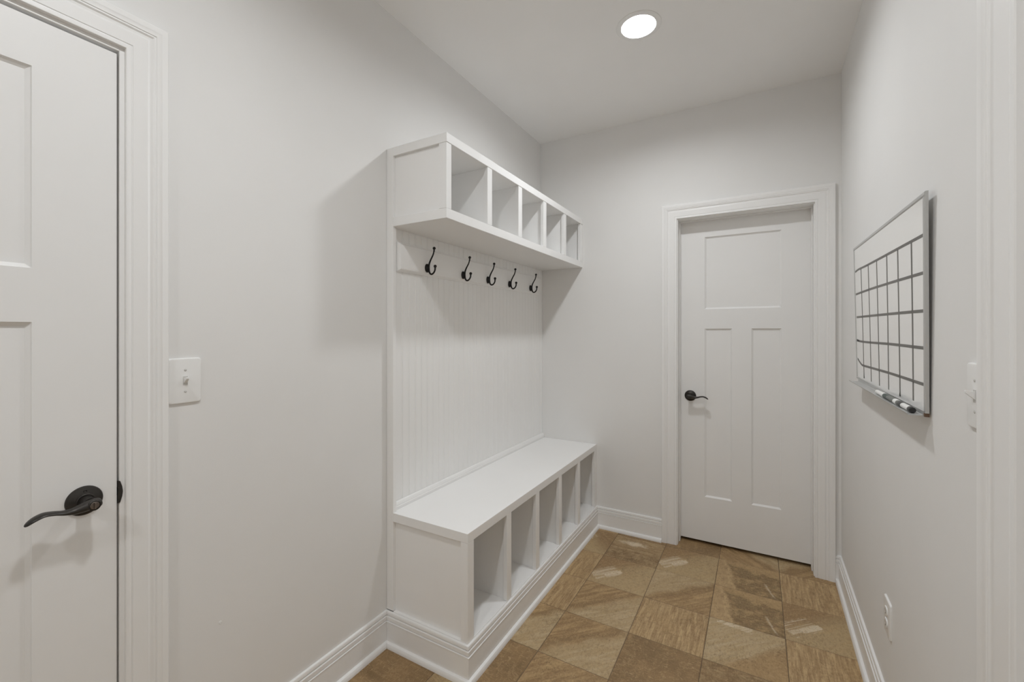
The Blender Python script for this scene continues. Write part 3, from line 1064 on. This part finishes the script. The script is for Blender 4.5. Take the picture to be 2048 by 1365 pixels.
for a, b in LINES_V:
    bm = bmesh.new()
    stroke(bm, [a, ((a[0] + b[0]) / 2 + 0.002, (a[1] + b[1]) / 2), b], HW * 1.4)
    obj('ruled_line', bm, M_TAPE, board)
for q in ([(0.018, 0.292), (0.05, 0.291), (0.085, 0.289)],):
    bm = bmesh.new()
    stroke(bm, q, 0.0052, 0.0030)
    obj('tape_end', bm, M_INK, board)
for c, w in ((0.166, 0.0085), (0.742, 0.0075), (0.036, 0.0045)):
    bm = bmesh.new()
    if c == 0.036:
        stroke(bm, [(0.030, 0.154), (0.036, 0.150), (0.046, 0.145)], 0.0045, 0.0040)
    else:
        stroke(bm, [(c, 0.028), (c - 0.001, 0.045), (c - 0.002, 0.066 if c < 0.5 else 0.05)], w, 0.0042)
    obj('tape_end', bm, M_INK, board)

# tray along the bottom edge
TU0, TU1, TZ = 0.585, 1.462, 1.1385
TRAY = [(0.0125, 0.012), (0.0125, -0.0010), (0.0400, -0.0010), (0.0440, 0.0005), (0.0455, 0.0040), (0.0440, 0.0042), (0.0425, 0.0018), (0.0395, 0.0010), (0.0160, 0.0010), (0.0145, 0.0025), (0.0145, 0.012)]
bm = bmesh.new()
A = [bm.verts.new(rw(TU0, o, TZ + h)) for o, h in TRAY]
B = [bm.verts.new(rw(TU1, o, TZ + h)) for o, h in TRAY]
n = len(TRAY)
for k in range(n):
    bm.faces.new((A[k], A[(k + 1) % n], B[(k + 1) % n], B[k]))
bm.faces.new(A); bm.faces.new(B[::-1])
obj('tray', bm, M_ALU, board)


def marker(u0, u1, off0, off1, label, flip, cuts):
    """dry erase pen lying in the tray from u0 (far end) to u1 (near end)"""
    R = 0.0075
    z = TZ + 0.0012 + R
    p0, p1 = rw(u0, off0, z), rw(u1, off1, z)
    ax = (p1 - p0).normalized()
    s = ax.cross(Vector((0, 0, 1))).normalized()
    w = s.cross(ax)
    Lm = (p1 - p0).length
    F = lambda c: p0 + ax * (c.z * Lm) + s * c.x + w * c.y
    r = empty('dry_erase_marker', p0, label, 'marker', 'markers in the whiteboard tray')

    def seg(name, prof, mat):
        bm = bmesh.new()
        lathe(bm, prof, 20, F)
        return obj(name, bm, mat, r, smooth=True, sharp=35)
    k = lambda u: (u - u0) / (u1 - u0)
    a, b, c, d = (k(q) for q in cuts)
    e = 0.002
    if not flip:
        seg('end_cap', [(0, 0), (0.0058, 0.0), (0.0066, 0.02), (0.0068, a), (0, a)], M_MKWHITE)
        seg('ring', [(0, a + e), (0.0076, a + e), (0.0078, a + 0.01), (0.0078, b - 0.01), (0.0074, b), (0, b)], M_MKWHITE)
        seg('cap', [(0, b + e), (0.0071, b + e), (0.0074, b + 0.01), (0.0074, c), (0, c)], M_MKGREEN)
        seg('label_band', [(0, c + e), (0.0072, c + e), (0.0072, d), (0, d)], M_MKLABEL)
        seg('end_ring', [(0, d + e), (0.0075, d + e), (0.0077, d + 0.01), (0.0077, 0.99), (0.0070, 1.0), (0, 1.0)], M_MKWHITE)
        bm = bmesh.new()
        t = bmesh.new()
        box(t, -0.0072, -0.0050, -0.0045, 0.0022, 0.06, a - 0.02)
        add(bm, t, F)
        obj('stripe', bm, M_MKGREEN, r)
    else:
        seg('label_band', [(0, 0), (0.0068, 0.0), (0.0072, 0.01), (0.0072, a), (0, a)], M_MKLABEL)
        seg('cap', [(0, a + e), (0.0076, a + e), (0.0076, b - 0.02), (0.0070, b), (0, b)], M_MKBLACK)
        seg('barrel', [(0, b + e), (0.0068, b + e), (0.0070, b + 0.01), (0.0070, c), (0, c)], M_MKWHITE)
        seg('end_plug', [(0, c + e), (0.0075, c + e), (0.0077, c + 0.01), (0.0075, 0.985), (0.0064, 1.0), (0, 1.0)], M_MKBLACK)


marker(1.030, 1.298, 0.0290, 0.0290, 'far dry erase marker in the tray, grey label and white rings', False, (1.112, 1.142, 1.187, 1.268))
marker(1.300, 1.440, 0.0290, 0.0290, 'near dry erase marker in the tray, white barrel with black end', True, (1.320, 1.350, 1.418, 1.44))


# ------------------------------------------------------------------ ceiling lights
def ceiling_light(x, y, label):
    r = empty('recessed_light', (x, y, H), label, 'ceiling light', 'round lights in the ceiling')
    F = lambda c: Vector((x + c.x, y + c.y, H + c.z))
    bm = bmesh.new()
    lathe(bm, [(0.0840, -0.0002), (0.0985, -0.0002), (0.0985, -0.0018), (0.0955, -0.0035), (0.0860, -0.0050), (0.0770, -0.0054), (0.0755, -0.0046),
               (0.0745, 0.0000), (0.0690, LAMP_DEPTH * 0.5), (0.0640, LAMP_DEPTH), (0.0640, LAMP_DEPTH + 0.006), (0.0800, LAMP_DEPTH + 0.006)], 64, F)
    obj('trim_ring', bm, M_PLATE, r, smooth=True, sharp=40)
    bm = bmesh.new()
    lathe(bm, [(0.0636, LAMP_DEPTH + 0.003), (0.0600, LAMP_DEPTH - 0.001), (0.0480, LAMP_DEPTH - 0.004), (0.0250, LAMP_DEPTH - 0.006), (0.0, LAMP_DEPTH - 0.0066)], 40, F)
    obj('lens', bm, M_LENS, r, smooth=True)


ceiling_light(0.925, -0.908, 'round lit recessed light in the ceiling above the hall')
ceiling_light(0.925, -2.500, 'round lit recessed light nearer the viewpoint, above the frame')
ceiling_light(0.925, -4.092, 'added unseen fill light in the ceiling, farthest behind the viewpoint')  # invented lamp, added to lift the low surfaces facing the camera
